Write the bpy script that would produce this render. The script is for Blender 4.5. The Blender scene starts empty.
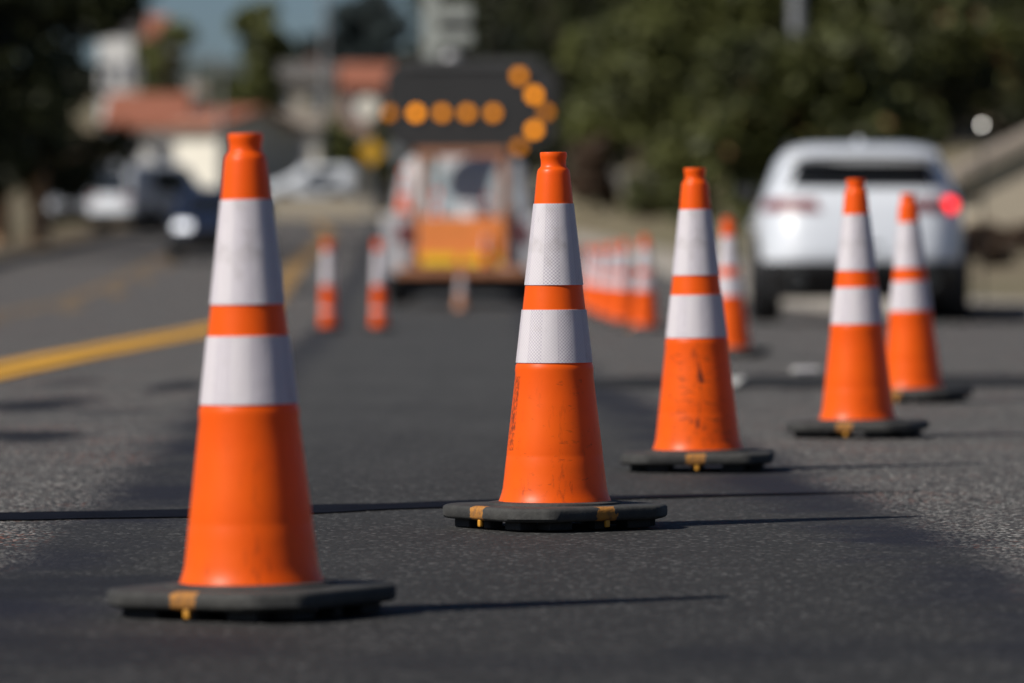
import bpy, bmesh, math, random
from mathutils import Vector, Matrix, noise
rnd = random.Random(11)
S = bpy.context.scene
COL = S.collection
R = math.radians

# ------------------------------------------------------------------ camera
F = 5689.0                      # focal length in pixels of a 1024 wide frame
HZ = 258.0                      # pixel row of eye level
CAM_Z = 0.525
cam_d = bpy.data.cameras.new("camera"); cam = bpy.data.objects.new("camera", cam_d); COL.objects.link(cam)
cam.location = (0, 0, CAM_Z); cam.rotation_euler = (R(90), 0, 0)
cam_d.sensor_width = 36; cam_d.lens = 200
cam_d.shift_y = -(341.5 - HZ) / 1024
cam_d.clip_start = 0.1; cam_d.clip_end = 5000
cam_d.dof.use_dof = True; cam_d.dof.focus_distance = 10.5; cam_d.dof.aperture_fstop = 4.15
S.camera = cam

def wx(px, y): return (px - 512) / F * y
def wz(py, y): return CAM_Z + (HZ - py) / F * y

# ------------------------------------------------------------------ lie of the land
def interp(tab, t):
    if t <= tab[0][0]: return tab[0][1]
    for (a, va), (b, vb) in zip(tab, tab[1:]):
        if t <= b:
            k = (t - a) / (b - a); k = k * k * (3 - 2 * k) if False else k
            return va + (vb - va) * k
    return tab[-1][1]
GT = [(-40, -.02), (6, -.008), (8.4, -.003), (10.8, .014), (13.4, .025), (15.7, .031), (19.4, .033), (24, .029), (29, .020), (35, .002),
      (42, -.022), (52, -.055), (62, -.068), (72, -.03), (84, .08), (100, .27), (120, .55), (140, .84), (160, 1.12), (200, 1.7), (240, 2.5),
      (300, 5.5), (400, 11), (600, 17), (1500, 24)]
XLT = [(-40, -7.6), (60, -7.6), (85, -8.6), (110, -9.7), (160, -11), (212, -12.5)]
XRT = [(-40, 5.6), (42, 5.4), (48, 4.9), (53, 4.3), (60, 3.7), (70, 3.1), (90, 2.75), (110, 2.5), (130, 2.1), (160, 1.0), (200, -1.5), (212, -2.3)]
def g(y): return interp(GT, y)
def xl(y): return interp(XLT, y)
def xr(y): return interp(XRT, y)
def verge(d, y):                # rise of the ground d metres outside the kerb
    s = .10 if y < 100 else .30
    if 100 <= y < 140: s = .10 + .2 * (y - 100) / 40
    return .135 + (max(0, d - 1.7) * s if d < 9 else 7.3 * s + (d - 9) * .06)
def gr(x, y):                   # ground height anywhere
    if y < 213:
        if x < xl(y): return g(y) + .135 + min(3, max(0, xl(y) - x - 1.6) * .05)
        if x > xr(y): return g(y) + verge(x - xr(y), y)
        return g(y)
    k = min(1, (y - 213) / 30)
    b = .135 + (min(3, (abs(x + 7) - 5) * .05) if abs(x + 7) > 5 else 0)
    if x > -2.3: b = verge(213, 213) * 0 + b + (verge(x + 2.3, 213) - .135) * (1 - .5 * k)
    return g(y) + b

# ------------------------------------------------------------------ materials
def new_mat(name):
    m = bpy.data.materials.new(name); m.use_nodes = True
    nt = m.node_tree; p = nt.nodes["Principled BSDF"]
    return m, nt, p
def N(nt, t, **kw):
    n = nt.nodes.new(t)
    for k, v in kw.items(): setattr(n, k, v)
    return n
def L(nt, a, b): nt.links.new(a, b)
def mathn(nt, op, a, b=None, c=None, clamp=False):
    n = N(nt, "ShaderNodeMath", operation=op, use_clamp=clamp)
    for i, v in enumerate((a, b, c)):
        if v is None: continue
        if isinstance(v, (int, float)): n.inputs[i].default_value = v
        else: L(nt, v, n.inputs[i])
    return n.outputs[0]
def mixc(nt, fac, a, b):
    n = N(nt, "ShaderNodeMix", data_type='RGBA')
    for s, v in ((n.inputs[0], fac), (n.inputs[6], a), (n.inputs[7], b)):
        if isinstance(v, (int, float)): s.default_value = v
        elif isinstance(v, tuple): s.default_value = v if len(v) == 4 else (*v, 1)
        else: L(nt, v, s)
    return n.outputs[2]
def coords(nt, which="Object"): return N(nt, "ShaderNodeTexCoord").outputs[which]
def noise_(nt, vec, scale, detail=4, rough=.55, out="Fac"):
    n = N(nt, "ShaderNodeTexNoise"); n.inputs["Scale"].default_value = scale
    n.inputs["Detail"].default_value = detail; n.inputs["Roughness"].default_value = rough
    L(nt, vec, n.inputs["Vector"]); return n.outputs[out]
def ramp(nt, fac, lo, hi):
    n = N(nt, "ShaderNodeMapRange"); n.inputs[1].default_value = lo; n.inputs[2].default_value = hi
    n.clamp = True; L(nt, fac, n.inputs[0]); return n.outputs[0]
def bump(nt, p, h, strength, dist=.01):
    b = N(nt, "ShaderNodeBump"); b.inputs["Strength"].default_value = strength; b.inputs["Distance"].default_value = dist
    L(nt, h, b.inputs["Height"]); L(nt, b.outputs[0], p.inputs["Normal"])

def mat(name, col, rough=.6, metal=0, var=.25, scale=3, col2=None, spec=.5, bmp=0, coat=0):
    m, nt, p = new_mat(name)
    v = coords(nt); f = ramp(nt, noise_(nt, v, scale), .3, .7)
    c2 = col2 or tuple(c * (1 - var) for c in col)
    L(nt, mixc(nt, f, col, c2), p.inputs["Base Color"])
    p.inputs["Roughness"].default_value = rough; p.inputs["Metallic"].default_value = metal
    p.inputs["Specular IOR Level"].default_value = spec
    if coat: p.inputs["Coat Weight"].default_value = coat; p.inputs["Coat Roughness"].default_value = .05
    if bmp: bump(nt, p, noise_(nt, v, scale * 6), bmp)
    return m
def emit(name, col, strength, base=(.3, .1, .02)):
    m, nt, p = new_mat(name)
    f = ramp(nt, noise_(nt, coords(nt), 20), .2, .8)
    L(nt, mixc(nt, f, base, tuple(c * .8 for c in base)), p.inputs["Base Color"])
    p.inputs["Emission Color"].default_value = (*col, 1); p.inputs["Emission Strength"].default_value = strength
    p.inputs["Roughness"].default_value = .25
    return m

def asphalt(name, base, fleck, red, grain, mott, rough=.75, fleck_amt=.5, spec=.35):
    m, nt, p = new_mat(name); v = coords(nt)
    big = ramp(nt, noise_(nt, v, .55, 5, .6), .3, .72)
    mid = ramp(nt, noise_(nt, v, 4.5, 5, .65), .3, .75)
    c = mixc(nt, mathn(nt, 'MULTIPLY', big, mott), base, tuple(x * .45 for x in base))
    c = mixc(nt, mathn(nt, 'MULTIPLY', mid, mott * .7), c, tuple(x * 1.5 for x in base))
    vo = N(nt, "ShaderNodeTexVoronoi"); vo.inputs["Scale"].default_value = grain; L(nt, v, vo.inputs["Vector"])
    sep = N(nt, "ShaderNodeSeparateColor"); L(nt, vo.outputs["Color"], sep.inputs[0])
    fl = mathn(nt, 'GREATER_THAN', sep.outputs[0], 1 - .22 * fleck_amt)
    dk = mathn(nt, 'LESS_THAN', sep.outputs[0], .35)
    rd = mathn(nt, 'GREATER_THAN', sep.outputs[1], .955)
    c = mixc(nt, mathn(nt, 'MULTIPLY', dk, .45), c, (.012, .012, .014))
    c = mixc(nt, fl, c, fleck)
    rm = ramp(nt, noise_(nt, v, 1.6, 3), .5, .62)
    c = mixc(nt, mathn(nt, 'MULTIPLY', mathn(nt, 'MULTIPLY', rd, rm), red), c, (.30, .085, .05))
    L(nt, c, p.inputs["Base Color"])
    p.inputs["Roughness"].default_value = rough; p.inputs["Specular IOR Level"].default_value = spec
    h = mathn(nt, 'ADD', mathn(nt, 'MULTIPLY', vo.outputs["Distance"], -1.0), mathn(nt, 'MULTIPLY', noise_(nt, v, grain * .7, 3), .6))
    bump(nt, p, h, .55, .006)
    return m

M = {}
PR = [(-5, .93), (7, .85), (8.7, .81), (10.6, .765), (13.3, .61), (18, .45), (24, .32), (40, .25), (70, .2), (110, .1)]
PL = [(-5, -.9), (9, -.84), (12.4, -.82), (20, -1.02), (30, -1.2), (45, -1.5), (70, -2.2), (110, -3.0)]
def piecewise(nt, y, tab):
    out = tab[0][1]; prev = 0
    for (a, va), (b, vb) in zip(tab, tab[1:]):
        sl = (vb - va) / (b - a)
        term = mathn(nt, 'MULTIPLY', mathn(nt, 'MAXIMUM', mathn(nt, 'SUBTRACT', y, a), 0), sl - prev)
        out = mathn(nt, 'ADD', term, out); prev = sl
    return out
def road_mat():
    """Old coarse asphalt with a smoother resurfaced strip down the lane, tar along its two joints, and oil stains."""
    m, nt, p = new_mat("road_asphalt"); v = coords(nt)
    sp = N(nt, "ShaderNodeSeparateXYZ"); L(nt, v, sp.inputs[0]); X, Y = sp.outputs[0], sp.outputs[1]
    big = ramp(nt, noise_(nt, v, .5, 5, .6), .34, .68); mid = ramp(nt, noise_(nt, v, 5, 6, .7), .34, .70)
    fine = noise_(nt, v, 160, 3, .6)
    st = N(nt, "ShaderNodeMapping"); st.inputs["Scale"].default_value = (3.2, .35, 1); L(nt, v, st.inputs[0])
    streak = ramp(nt, noise_(nt, st.outputs[0], 1.5, 4, .6), .35, .68)
    wob = mathn(nt, 'MULTIPLY', mathn(nt, 'SUBTRACT', noise_(nt, v, 2.2, 5, .65), .5), .34)
    dr = mathn(nt, 'ADD', mathn(nt, 'SUBTRACT', X, piecewise(nt, Y, PR)), wob)      # > 0 right of the strip
    dl = mathn(nt, 'ADD', mathn(nt, 'SUBTRACT', piecewise(nt, Y, PL), X), wob)      # > 0 left of it
    out = mathn(nt, 'MAXIMUM', dr, dl)
    k = ramp(nt, out, -.03, .06)                                                   # 1 = old asphalt
    far = ramp(nt, mathn(nt, 'ADD', Y, mathn(nt, 'MULTIPLY', noise_(nt, v, .8, 3), 5)), 10, 24)   # strip grows lighter with distance
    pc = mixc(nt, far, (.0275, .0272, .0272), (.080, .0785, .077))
    pc = mixc(nt, mathn(nt, 'MULTIPLY', big, .35), pc, (.024, .0235, .023)); pc = mixc(nt, mathn(nt, 'MULTIPLY', mid, .35), pc, (.056, .055, .053))
    pc = mixc(nt, mathn(nt, 'MULTIPLY', streak, .28), pc, (.018, .018, .019))
    rc = mixc(nt, mathn(nt, 'MULTIPLY', big, .4), (.082, .080, .078), (.050, .049, .048)); rc = mixc(nt, mathn(nt, 'MULTIPLY', mid, .35), rc, (.115, .112, .108))
    vo = N(nt, "ShaderNodeTexVoronoi"); vo.inputs["Scale"].default_value = 125; L(nt, v, vo.inputs["Vector"])
    sep = N(nt, "ShaderNodeSeparateColor"); L(nt, vo.outputs["Color"], sep.inputs[0])
    rc = mixc(nt, mathn(nt, 'MULTIPLY', mathn(nt, 'LESS_THAN', sep.outputs[0], .42), .7), rc, (.014, .014, .015))
    rc = mixc(nt, mathn(nt, 'GREATER_THAN', sep.outputs[0], .85), rc, (.34, .33, .31))
    rm = ramp(nt, noise_(nt, v, 1.3, 3), .50, .62)
    rc = mixc(nt, mathn(nt, 'MULTIPLY', mathn(nt, 'GREATER_THAN', sep.outputs[1], .93), mathn(nt, 'ADD', mathn(nt, 'MULTIPLY', rm, .8), .15)), rc, (.32, .12, .075))
    pf = mixc(nt, mathn(nt, 'MULTIPLY', mathn(nt, 'GREATER_THAN', sep.outputs[0], .945), .6), pc, (.17, .168, .165))
    pf = mixc(nt, mathn(nt, 'MULTIPLY', mathn(nt, 'LESS_THAN', sep.outputs[0], .34), .55), pf, (.014, .014, .014))
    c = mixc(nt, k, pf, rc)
    # bitumen bled along the joints
    jn = ramp(nt, noise_(nt, v, 1.1, 4, .6), .40, .58)
    jt = mathn(nt, 'MULTIPLY', ramp(nt, mathn(nt, 'ABSOLUTE', mathn(nt, 'ADD', out, .05)), .20, .05), mathn(nt, 'ADD', mathn(nt, 'MULTIPLY', jn, .7), .28))
    c = mixc(nt, mathn(nt, 'MULTIPLY', jt, .9), c, (.013, .0135, .021))
    for (cx, cy, rx, ry, amt) in STAINS:
        a_ = mathn(nt, 'DIVIDE', mathn(nt, 'SUBTRACT', X, cx), rx); b_ = mathn(nt, 'DIVIDE', mathn(nt, 'SUBTRACT', Y, cy), ry)
        d_ = mathn(nt, 'ADD', mathn(nt, 'ADD', mathn(nt, 'MULTIPLY', a_, a_), mathn(nt, 'MULTIPLY', b_, b_)), mathn(nt, 'MULTIPLY', mathn(nt, 'SUBTRACT', noise_(nt, v, 3.2, 5, .7), .5), 4.5))
        c = mixc(nt, mathn(nt, 'MULTIPLY', ramp(nt, d_, 1.1, .3), amt), c, (.014, .0145, .018))
    L(nt, c, p.inputs["Base Color"]); p.inputs["Specular IOR Level"].default_value = .18
    p.inputs["Roughness"].default_value = .82
    h = mathn(nt, 'ADD', mathn(nt, 'MULTIPLY', vo.outputs["Distance"], -1.0), mathn(nt, 'MULTIPLY', fine, .7))
    b_ = N(nt, "ShaderNodeBump"); b_.inputs["Distance"].default_value = .006
    L(nt, mathn(nt, 'ADD', mathn(nt, 'MULTIPLY', k, .45), .35), b_.inputs["Strength"]); L(nt, h, b_.inputs["Height"]); L(nt, b_.outputs[0], p.inputs["Normal"])
    return m
def pt0(px, py):
    y = 10
    for _ in range(60): y = (CAM_Z - g(y)) * F / (py - HZ)
    return wx(px, y), y
STAINS = []
for (px, py, rx, ry, amt) in ((40, 404, .20, 1.0, 1), (15, 437, .24, .7, 1), (178, 386, .10, 1.2, .95), (70, 382, .14, 1.0, .6), (110, 412, .15, .5, .5), (300, 298, .6, 6, .5), (110, 275, 1.2, 8, .5), (30, 585, .26, .35, .7), (90, 650, .3, .3, .6), (600, 660, .35, .22, .35), (860, 650, .3, .3, .4)):
    STAINS.append((*pt0(px, py), rx, ry, amt))
M['road'] = road_mat()
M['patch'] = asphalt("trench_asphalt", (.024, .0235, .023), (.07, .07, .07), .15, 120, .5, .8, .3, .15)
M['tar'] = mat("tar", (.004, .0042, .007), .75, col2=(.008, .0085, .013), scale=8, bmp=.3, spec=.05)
M['tar_edge'] = asphalt("tar_edge", (.020, .021, .029), (.05, .05, .06), .1, 120, .6, .6, .3)
M['concrete'] = mat("concrete", (.34, .30, .25), .9, scale=2.2, var=.3, bmp=.2)
M['kerb'] = mat("kerb", (.36, .33, .29), .9, scale=2.0, var=.35, bmp=.2)
M['white_paint'] = mat("white_road_paint", (.62, .61, .58), .7, scale=5, var=.35)

def yellow_paint(name="yellow_road_paint", lo=.42, hi=.72, amt=.38):
    m, nt, p = new_mat(name); v = coords(nt)
    w = ramp(nt, noise_(nt, v, 3.5, 6, .7), lo, hi)
    L(nt, mixc(nt, mathn(nt, 'MULTIPLY', w, amt), (.66, .33, .02), (.075, .067, .055)), p.inputs["Base Color"])
    p.inputs["Roughness"].default_value = .8; return m
M['yellow_paint'] = yellow_paint(); M['yellow_worn'] = yellow_paint('worn_yellow_paint', .29, .56, .9)
def ground_mat():
    m, nt, p = new_mat("dry_ground"); v = coords(nt)
    a = ramp(nt, noise_(nt, v, .12, 5), .38, .62); b = ramp(nt, noise_(nt, v, 1.7, 6, .7), .35, .65)
    c = mixc(nt, a, (.15, .115, .07), (.075, .075, .028)); c = mixc(nt, mathn(nt, 'MULTIPLY', b, .6), c, (.21, .17, .115))
    L(nt, c, p.inputs["Base Color"]); p.inputs["Roughness"].default_value = .95
    bump(nt, p, noise_(nt, v, 6, 6), .6, .08); return m
M['ground'] = ground_mat()

def add_translucent(nt, p, col, fac):
    tr = N(nt, "ShaderNodeBsdfTranslucent")
    if isinstance(col, tuple): tr.inputs[0].default_value = (*col, 1)
    else: L(nt, col, tr.inputs[0])
    mx = N(nt, "ShaderNodeMixShader"); mx.inputs[0].default_value = fac
    L(nt, p.outputs[0], mx.inputs[1]); L(nt, tr.outputs[0], mx.inputs[2])
    L(nt, mx.outputs[0], nt.nodes["Material Output"].inputs[0])
def orange_plastic(name, marks=None):
    m, nt, p = new_mat(name); v = coords(nt)
    sx = N(nt, "ShaderNodeSeparateXYZ"); L(nt, v, sx.inputs[0])
    c = mixc(nt, ramp(nt, noise_(nt, v, 7, 4), .35, .7), (.98, .132, .004), (.90, .104, .004))
    st = N(nt, "ShaderNodeMapping"); st.inputs["Scale"].default_value = (1, 1, .22); L(nt, v, st.inputs[0])
    dirt = ramp(nt, noise_(nt, st.outputs[0], 38, 6, .75), .56, .74)
    low = mathn(nt, 'ADD', mathn(nt, 'MULTIPLY', ramp(nt, sx.outputs[2], .34, .06), .8), .2)
    c = mixc(nt, mathn(nt, 'MULTIPLY', mathn(nt, 'MULTIPLY', dirt, low), .8), c, (.22, .04, .012))
    ang = mathn(nt, 'ARCTAN2', sx.outputs[0], mathn(nt, 'MULTIPLY', sx.outputs[1], -1))    # 0 towards -Y, grows to +X
    if marks:
        for (a0, a1, z0, z1, sc, lo, hi, stretch, amt, slope) in marks:
            zz = sx.outputs[2]
            aa = mathn(nt, 'ADD', ang, mathn(nt, 'MULTIPLY', mathn(nt, 'SUBTRACT', zz, (z0 + z1) / 2), slope))
            win = mathn(nt, 'MULTIPLY', mathn(nt, 'COMPARE', aa, (a0 + a1) / 2, (a1 - a0) / 2), mathn(nt, 'COMPARE', zz, (z0 + z1) / 2, (z1 - z0) / 2))
            mp = N(nt, "ShaderNodeMapping"); mp.inputs["Scale"].default_value = stretch; L(nt, v, mp.inputs[0])
            k = ramp(nt, noise_(nt, mp.outputs[0], sc, 4, .7), lo, hi)
            c = mixc(nt, mathn(nt, 'MULTIPLY', mathn(nt, 'MULTIPLY', win, k), amt), c, (.035, .02, .018))
    L(nt, c, p.inputs["Base Color"])
    p.inputs["Roughness"].default_value = .38; p.inputs["Specular IOR Level"].default_value = .32
    add_translucent(nt, p, c, .22)
    bump(nt, p, noise_(nt, v, 22, 3), .05, .01)
    return m
M['orange'] = orange_plastic("orange_plastic")
M['orange_stencil'] = orange_plastic("orange_plastic_stencilled", [(-1.42, -1.06, .145, .285, 120, .42, .60, (1, 1, 1.0), .75, 0), (-1.0, .9, .05, .28, 70, .60, .76, (.6, .6, 1.5), .5, 1.2)])
M['orange_scuffed'] = orange_plastic("orange_plastic_scuffed", [(-.20, .06, .205, .287, 30, .46, .60, (1, 1, .22), .85, 3.0), (-.2, .04, .10, .20, 34, .5, .56, (1, 1, .25), .75, -.6), (-.9, .8, .05, .28, 60, .54, .70, (.5, .5, 1.6), .6, 1.5), (-1.4, 1.4, .05, .30, 90, .60, .74, (1, 1, .3), .45, 0)])

def reflective():
    m, nt, p = new_mat("reflective_sheeting")
    uv = N(nt, "ShaderNodeTexCoord").outputs["UV"]; s = N(nt, "ShaderNodeSeparateXYZ"); L(nt, uv, s.inputs[0])
    k = 2 * math.pi / .013
    a = mathn(nt, 'SINE', mathn(nt, 'MULTIPLY', mathn(nt, 'ADD', s.outputs[0], s.outputs[1]), k))
    b = mathn(nt, 'SINE', mathn(nt, 'MULTIPLY', mathn(nt, 'SUBTRACT', s.outputs[0], s.outputs[1]), k))
    lat = ramp(nt, mathn(nt, 'ABSOLUTE', mathn(nt, 'MULTIPLY', a, b)), .30, .06)
    strip = mathn(nt, 'FRACT', mathn(nt, 'MULTIPLY', s.outputs[0], 17.0))
    band = mathn(nt, 'ADD', mathn(nt, 'MULTIPLY', mathn(nt, 'GREATER_THAN', strip, .52), .6), .4)
    seam = mathn(nt, 'COMPARE', strip, .52, .012)
    v = coords(nt); sp = noise_(nt, v, 9, 5, .6)
    c = mixc(nt, mathn(nt, 'MULTIPLY', mathn(nt, 'MULTIPLY', lat, band), .9), (.76, .745, .775), (.33, .29, .40))
    c = mixc(nt, mathn(nt, 'MULTIPLY', seam, .35), c, (.45, .42, .48))
    c = mixc(nt, ramp(nt, sp, .56, .78), c, (.40, .37, .36))
    st = N(nt, 'ShaderNodeMapping'); st.inputs['Scale'].default_value = (1, 1, .3); L(nt, v, st.inputs[0])
    c = mixc(nt, mathn(nt, 'MULTIPLY', ramp(nt, noise_(nt, st.outputs[0], 55, 5, .75), .62, .72), .5), c, (.16, .14, .14))
    L(nt, c, p.inputs["Base Color"]); p.inputs["Roughness"].default_value = .42; p.inputs["Specular IOR Level"].default_value = .4
    bump(nt, p, mathn(nt, 'ADD', mathn(nt, 'MULTIPLY', mathn(nt, 'ADD', lat, seam), .12), noise_(nt, v, 16, 3)), .35, .006)
    add_translucent(nt, p, c, .2); return m
M['reflective'] = reflective()

def rubber(name, marks):
    m, nt, p = new_mat(name); v = coords(nt); s = N(nt, "ShaderNodeSeparateXYZ"); L(nt, v, s.inputs[0])
    d = ramp(nt, noise_(nt, v, 14, 6, .7), .35, .75)
    c = mixc(nt, d, (.018, .018, .018), (.056, .055, .051))
    for (axis, sign) in marks:      # yellow paint daubs at the middle of a side
        o = s.outputs[1 - axis]; q = s.outputs[axis]
        nn = mathn(nt, 'MULTIPLY', mathn(nt, 'SUBTRACT', noise_(nt, v, 60, 3), .5), .03)
        near = mathn(nt, 'COMPARE', mathn(nt, 'ADD', o, nn), 0, .021)
        edge = mathn(nt, 'GREATER_THAN', mathn(nt, 'MULTIPLY', q, sign), .160)
        wear = ramp(nt, noise_(nt, v, 45, 5, .7), .30, .55)
        c = mixc(nt, mathn(nt, 'MULTIPLY', mathn(nt, 'MULTIPLY', near, edge), mathn(nt, 'ADD', mathn(nt, 'MULTIPLY', wear, .6), .15)), c, (.52, .21, .022))
    L(nt, c, p.inputs["Base Color"]); p.inputs["Roughness"].default_value = .8
    bump(nt, p, noise_(nt, v, 120, 4), .35, .004); return m
M['rubber_front'] = rubber("rubber_base_one_daub", [(1, -1)])
M['rubber_two'] = rubber("rubber_base_two_daubs", [(1, -1), (0, 1)])
M['rubber'] = mat("rubber", (.018, .018, .018), .8, var=.4, scale=20)
M['daub'] = mat("yellow_daub", (.58, .26, .02), .6, scale=30)

M['car_white'] = mat("white_car_paint", (.62, .65, .70), .34, var=.03, scale=.8, coat=.6)
M['car_navy'] = mat("dark_blue_car_paint", (.012, .018, .040), .3, var=.1, scale=.8, coat=.7)
M['car_grey'] = mat("blue_grey_car_paint", (.12, .15, .18), .3, var=.08, scale=.8, coat=.6)
M['car_silver'] = mat("silver_car_paint", (.40, .41, .43), .32, metal=.4, var=.05, coat=.5)
M['black_trim'] = mat("black_plastic_trim", (.014, .014, .015), .55, scale=6)
M['glass'] = mat("dark_glass", (.012, .014, .017), .08, var=.15, scale=2, spec=.6)
M['win_glass'] = mat("window_glass", (.04, .05, .07), .12, var=.4, scale=1, spec=.6)
M['cab_glass'] = mat("pale_cab_glass", (.45, .53, .57), .4, var=.25, scale=2, spec=.7)
M['tyre'] = mat("tyre_rubber", (.014, .014, .014), .85, scale=12)
M['rim'] = mat("alloy_rim", (.30, .30, .31), .35, metal=.9, scale=5)
M['chrome'] = mat("chrome", (.75, .75, .76), .12, metal=1, scale=5, var=.05)
M['tail_red'] = mat("tail_lamp_red", (.16, .008, .010), .45, scale=10)
M['tail_lit'] = emit("tail_lamp_lit", (1, .018, .016), 3.0, (.35, .01, .01))
M['head_lit'] = emit("headlamp_lit", (.9, .93, 1), 1.3, (.6, .6, .62))
M['head_clear'] = mat("headlamp_glass", (.62, .64, .68), .12, scale=10, var=.2)
M['truck_orange'] = mat("orange_truck_paint", (.97, .30, .075), .5, scale=4, var=.2)
M['truck_brown'] = mat("rusty_orange_steel", (.52, .22, .11), .7, scale=5, var=.4)
M['truck_white'] = mat("white_truck_paint", (.50, .50, .52), .45, scale=2, var=.2)
M['yellow_tape'] = mat("yellow_reflective_tape", (.95, .66, .02), .4, scale=9)
M['dark_steel'] = mat("dark_steel", (.035, .034, .033), .6, scale=6)
M['board'] = mat("matt_black_board", (.028, .028, .029), .75, scale=2, var=.2)
M['board_grey'] = mat("grey_board_edge", (.075, .075, .075), .6, scale=2)
for i, s in enumerate((.9, 1.7, 2.9)):
    M['amber%d' % i] = emit("amber_lamp_%s" % ("dim", "mid", "bright")[i], (1, .31, .0), s, (.26, .09, .0))
M['pale_steel'] = mat("pale_painted_steel", (.36, .38, .35), .5, scale=4, var=.3)
M['sign_yellow'] = mat("yellow_sign_face", (.66, .36, .02), .5, scale=5, var=.1)
M['galv'] = mat("galvanised_steel", (.26, .27, .28), .5, metal=.3, scale=5)
M['wood'] = mat("weathered_wood", (.10, .075, .055), .9, scale=7, var=.4)
M['grey_board'] = mat('weathered_grey_board', (.26, .25, .235), .9, scale=3, var=.4)
M['stucco'] = mat("pale_stucco", (.76, .75, .73), .9, scale=1.2, var=.2, bmp=.2)
M['stucco_cream'] = mat("cream_stucco", (.82, .78, .68), .9, scale=1.2, var=.12, bmp=.2)
M['stucco_pink'] = mat("pink_stucco", (.40, .24, .20), .9, scale=1.2, var=.2, bmp=.2)
M['stucco_tan'] = mat("tan_stucco", (.46, .40, .31), .9, scale=1.2, var=.2, bmp=.2)
M['tile_red'] = mat("red_clay_tile", (.33, .115, .065), .9, scale=4, var=.4, bmp=.4)
M['green_trim'] = mat('dull_green_trim', (.05, .065, .05), .7, scale=5)
M['roof_grey'] = mat("grey_shingle", (.13, .12, .11), .9, scale=5, var=.4, bmp=.4)
M['roof_tan'] = mat("tan_shingle", (.26, .22, .18), .9, scale=5, var=.3, bmp=.4)
M['bark'] = mat("bark", (.12, .085, .055), .95, scale=5, var=.5, bmp=.5)
M['bark_pale'] = mat("pale_bark", (.42, .26, .15), .95, scale=5, var=.4, bmp=.5)

def foliage(name, a, b, accent=None, acc=.08):
    m, nt, p = new_mat(name); v = coords(nt)
    g_ = N(nt, "ShaderNodeNewGeometry").outputs["Random Per Island"]
    c = mixc(nt, g_, a, b)
    c = mixc(nt, ramp(nt, noise_(nt, v, .55, 3), .40, .62), c, tuple(x * .45 for x in a))
    if accent: c = mixc(nt, mathn(nt, 'GREATER_THAN', mathn(nt, 'MULTIPLY', g_, ramp(nt, noise_(nt, v, .9, 2), .45, .6)), 1 - acc), c, accent)
    L(nt, c, p.inputs["Base Color"]); p.inputs["Roughness"].default_value = .6; p.inputs["Specular IOR Level"].default_value = .3
    return m
M['leaf_dark'] = foliage("dark_leaves", (.022, .028, .008), (.048, .055, .015))
M['leaf_olive'] = foliage("olive_leaves", (.085, .098, .026), (.19, .20, .06))
M['leaf_green'] = foliage("green_leaves", (.042, .050, .013), (.098, .105, .027), (.14, .075, .025), .14)
M['leaf_mid'] = foliage('mid_green_leaves', (.060, .070, .018), (.125, .132, .036))
M['leaf_brown'] = foliage("brown_leaves", (.065, .042, .026), (.12, .07, .042))
M['leaf_blue'] = foliage("blue_green_leaves", (.035, .050, .050), (.060, .080, .080))  # bluish distance haze painted into the leaf colour

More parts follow.
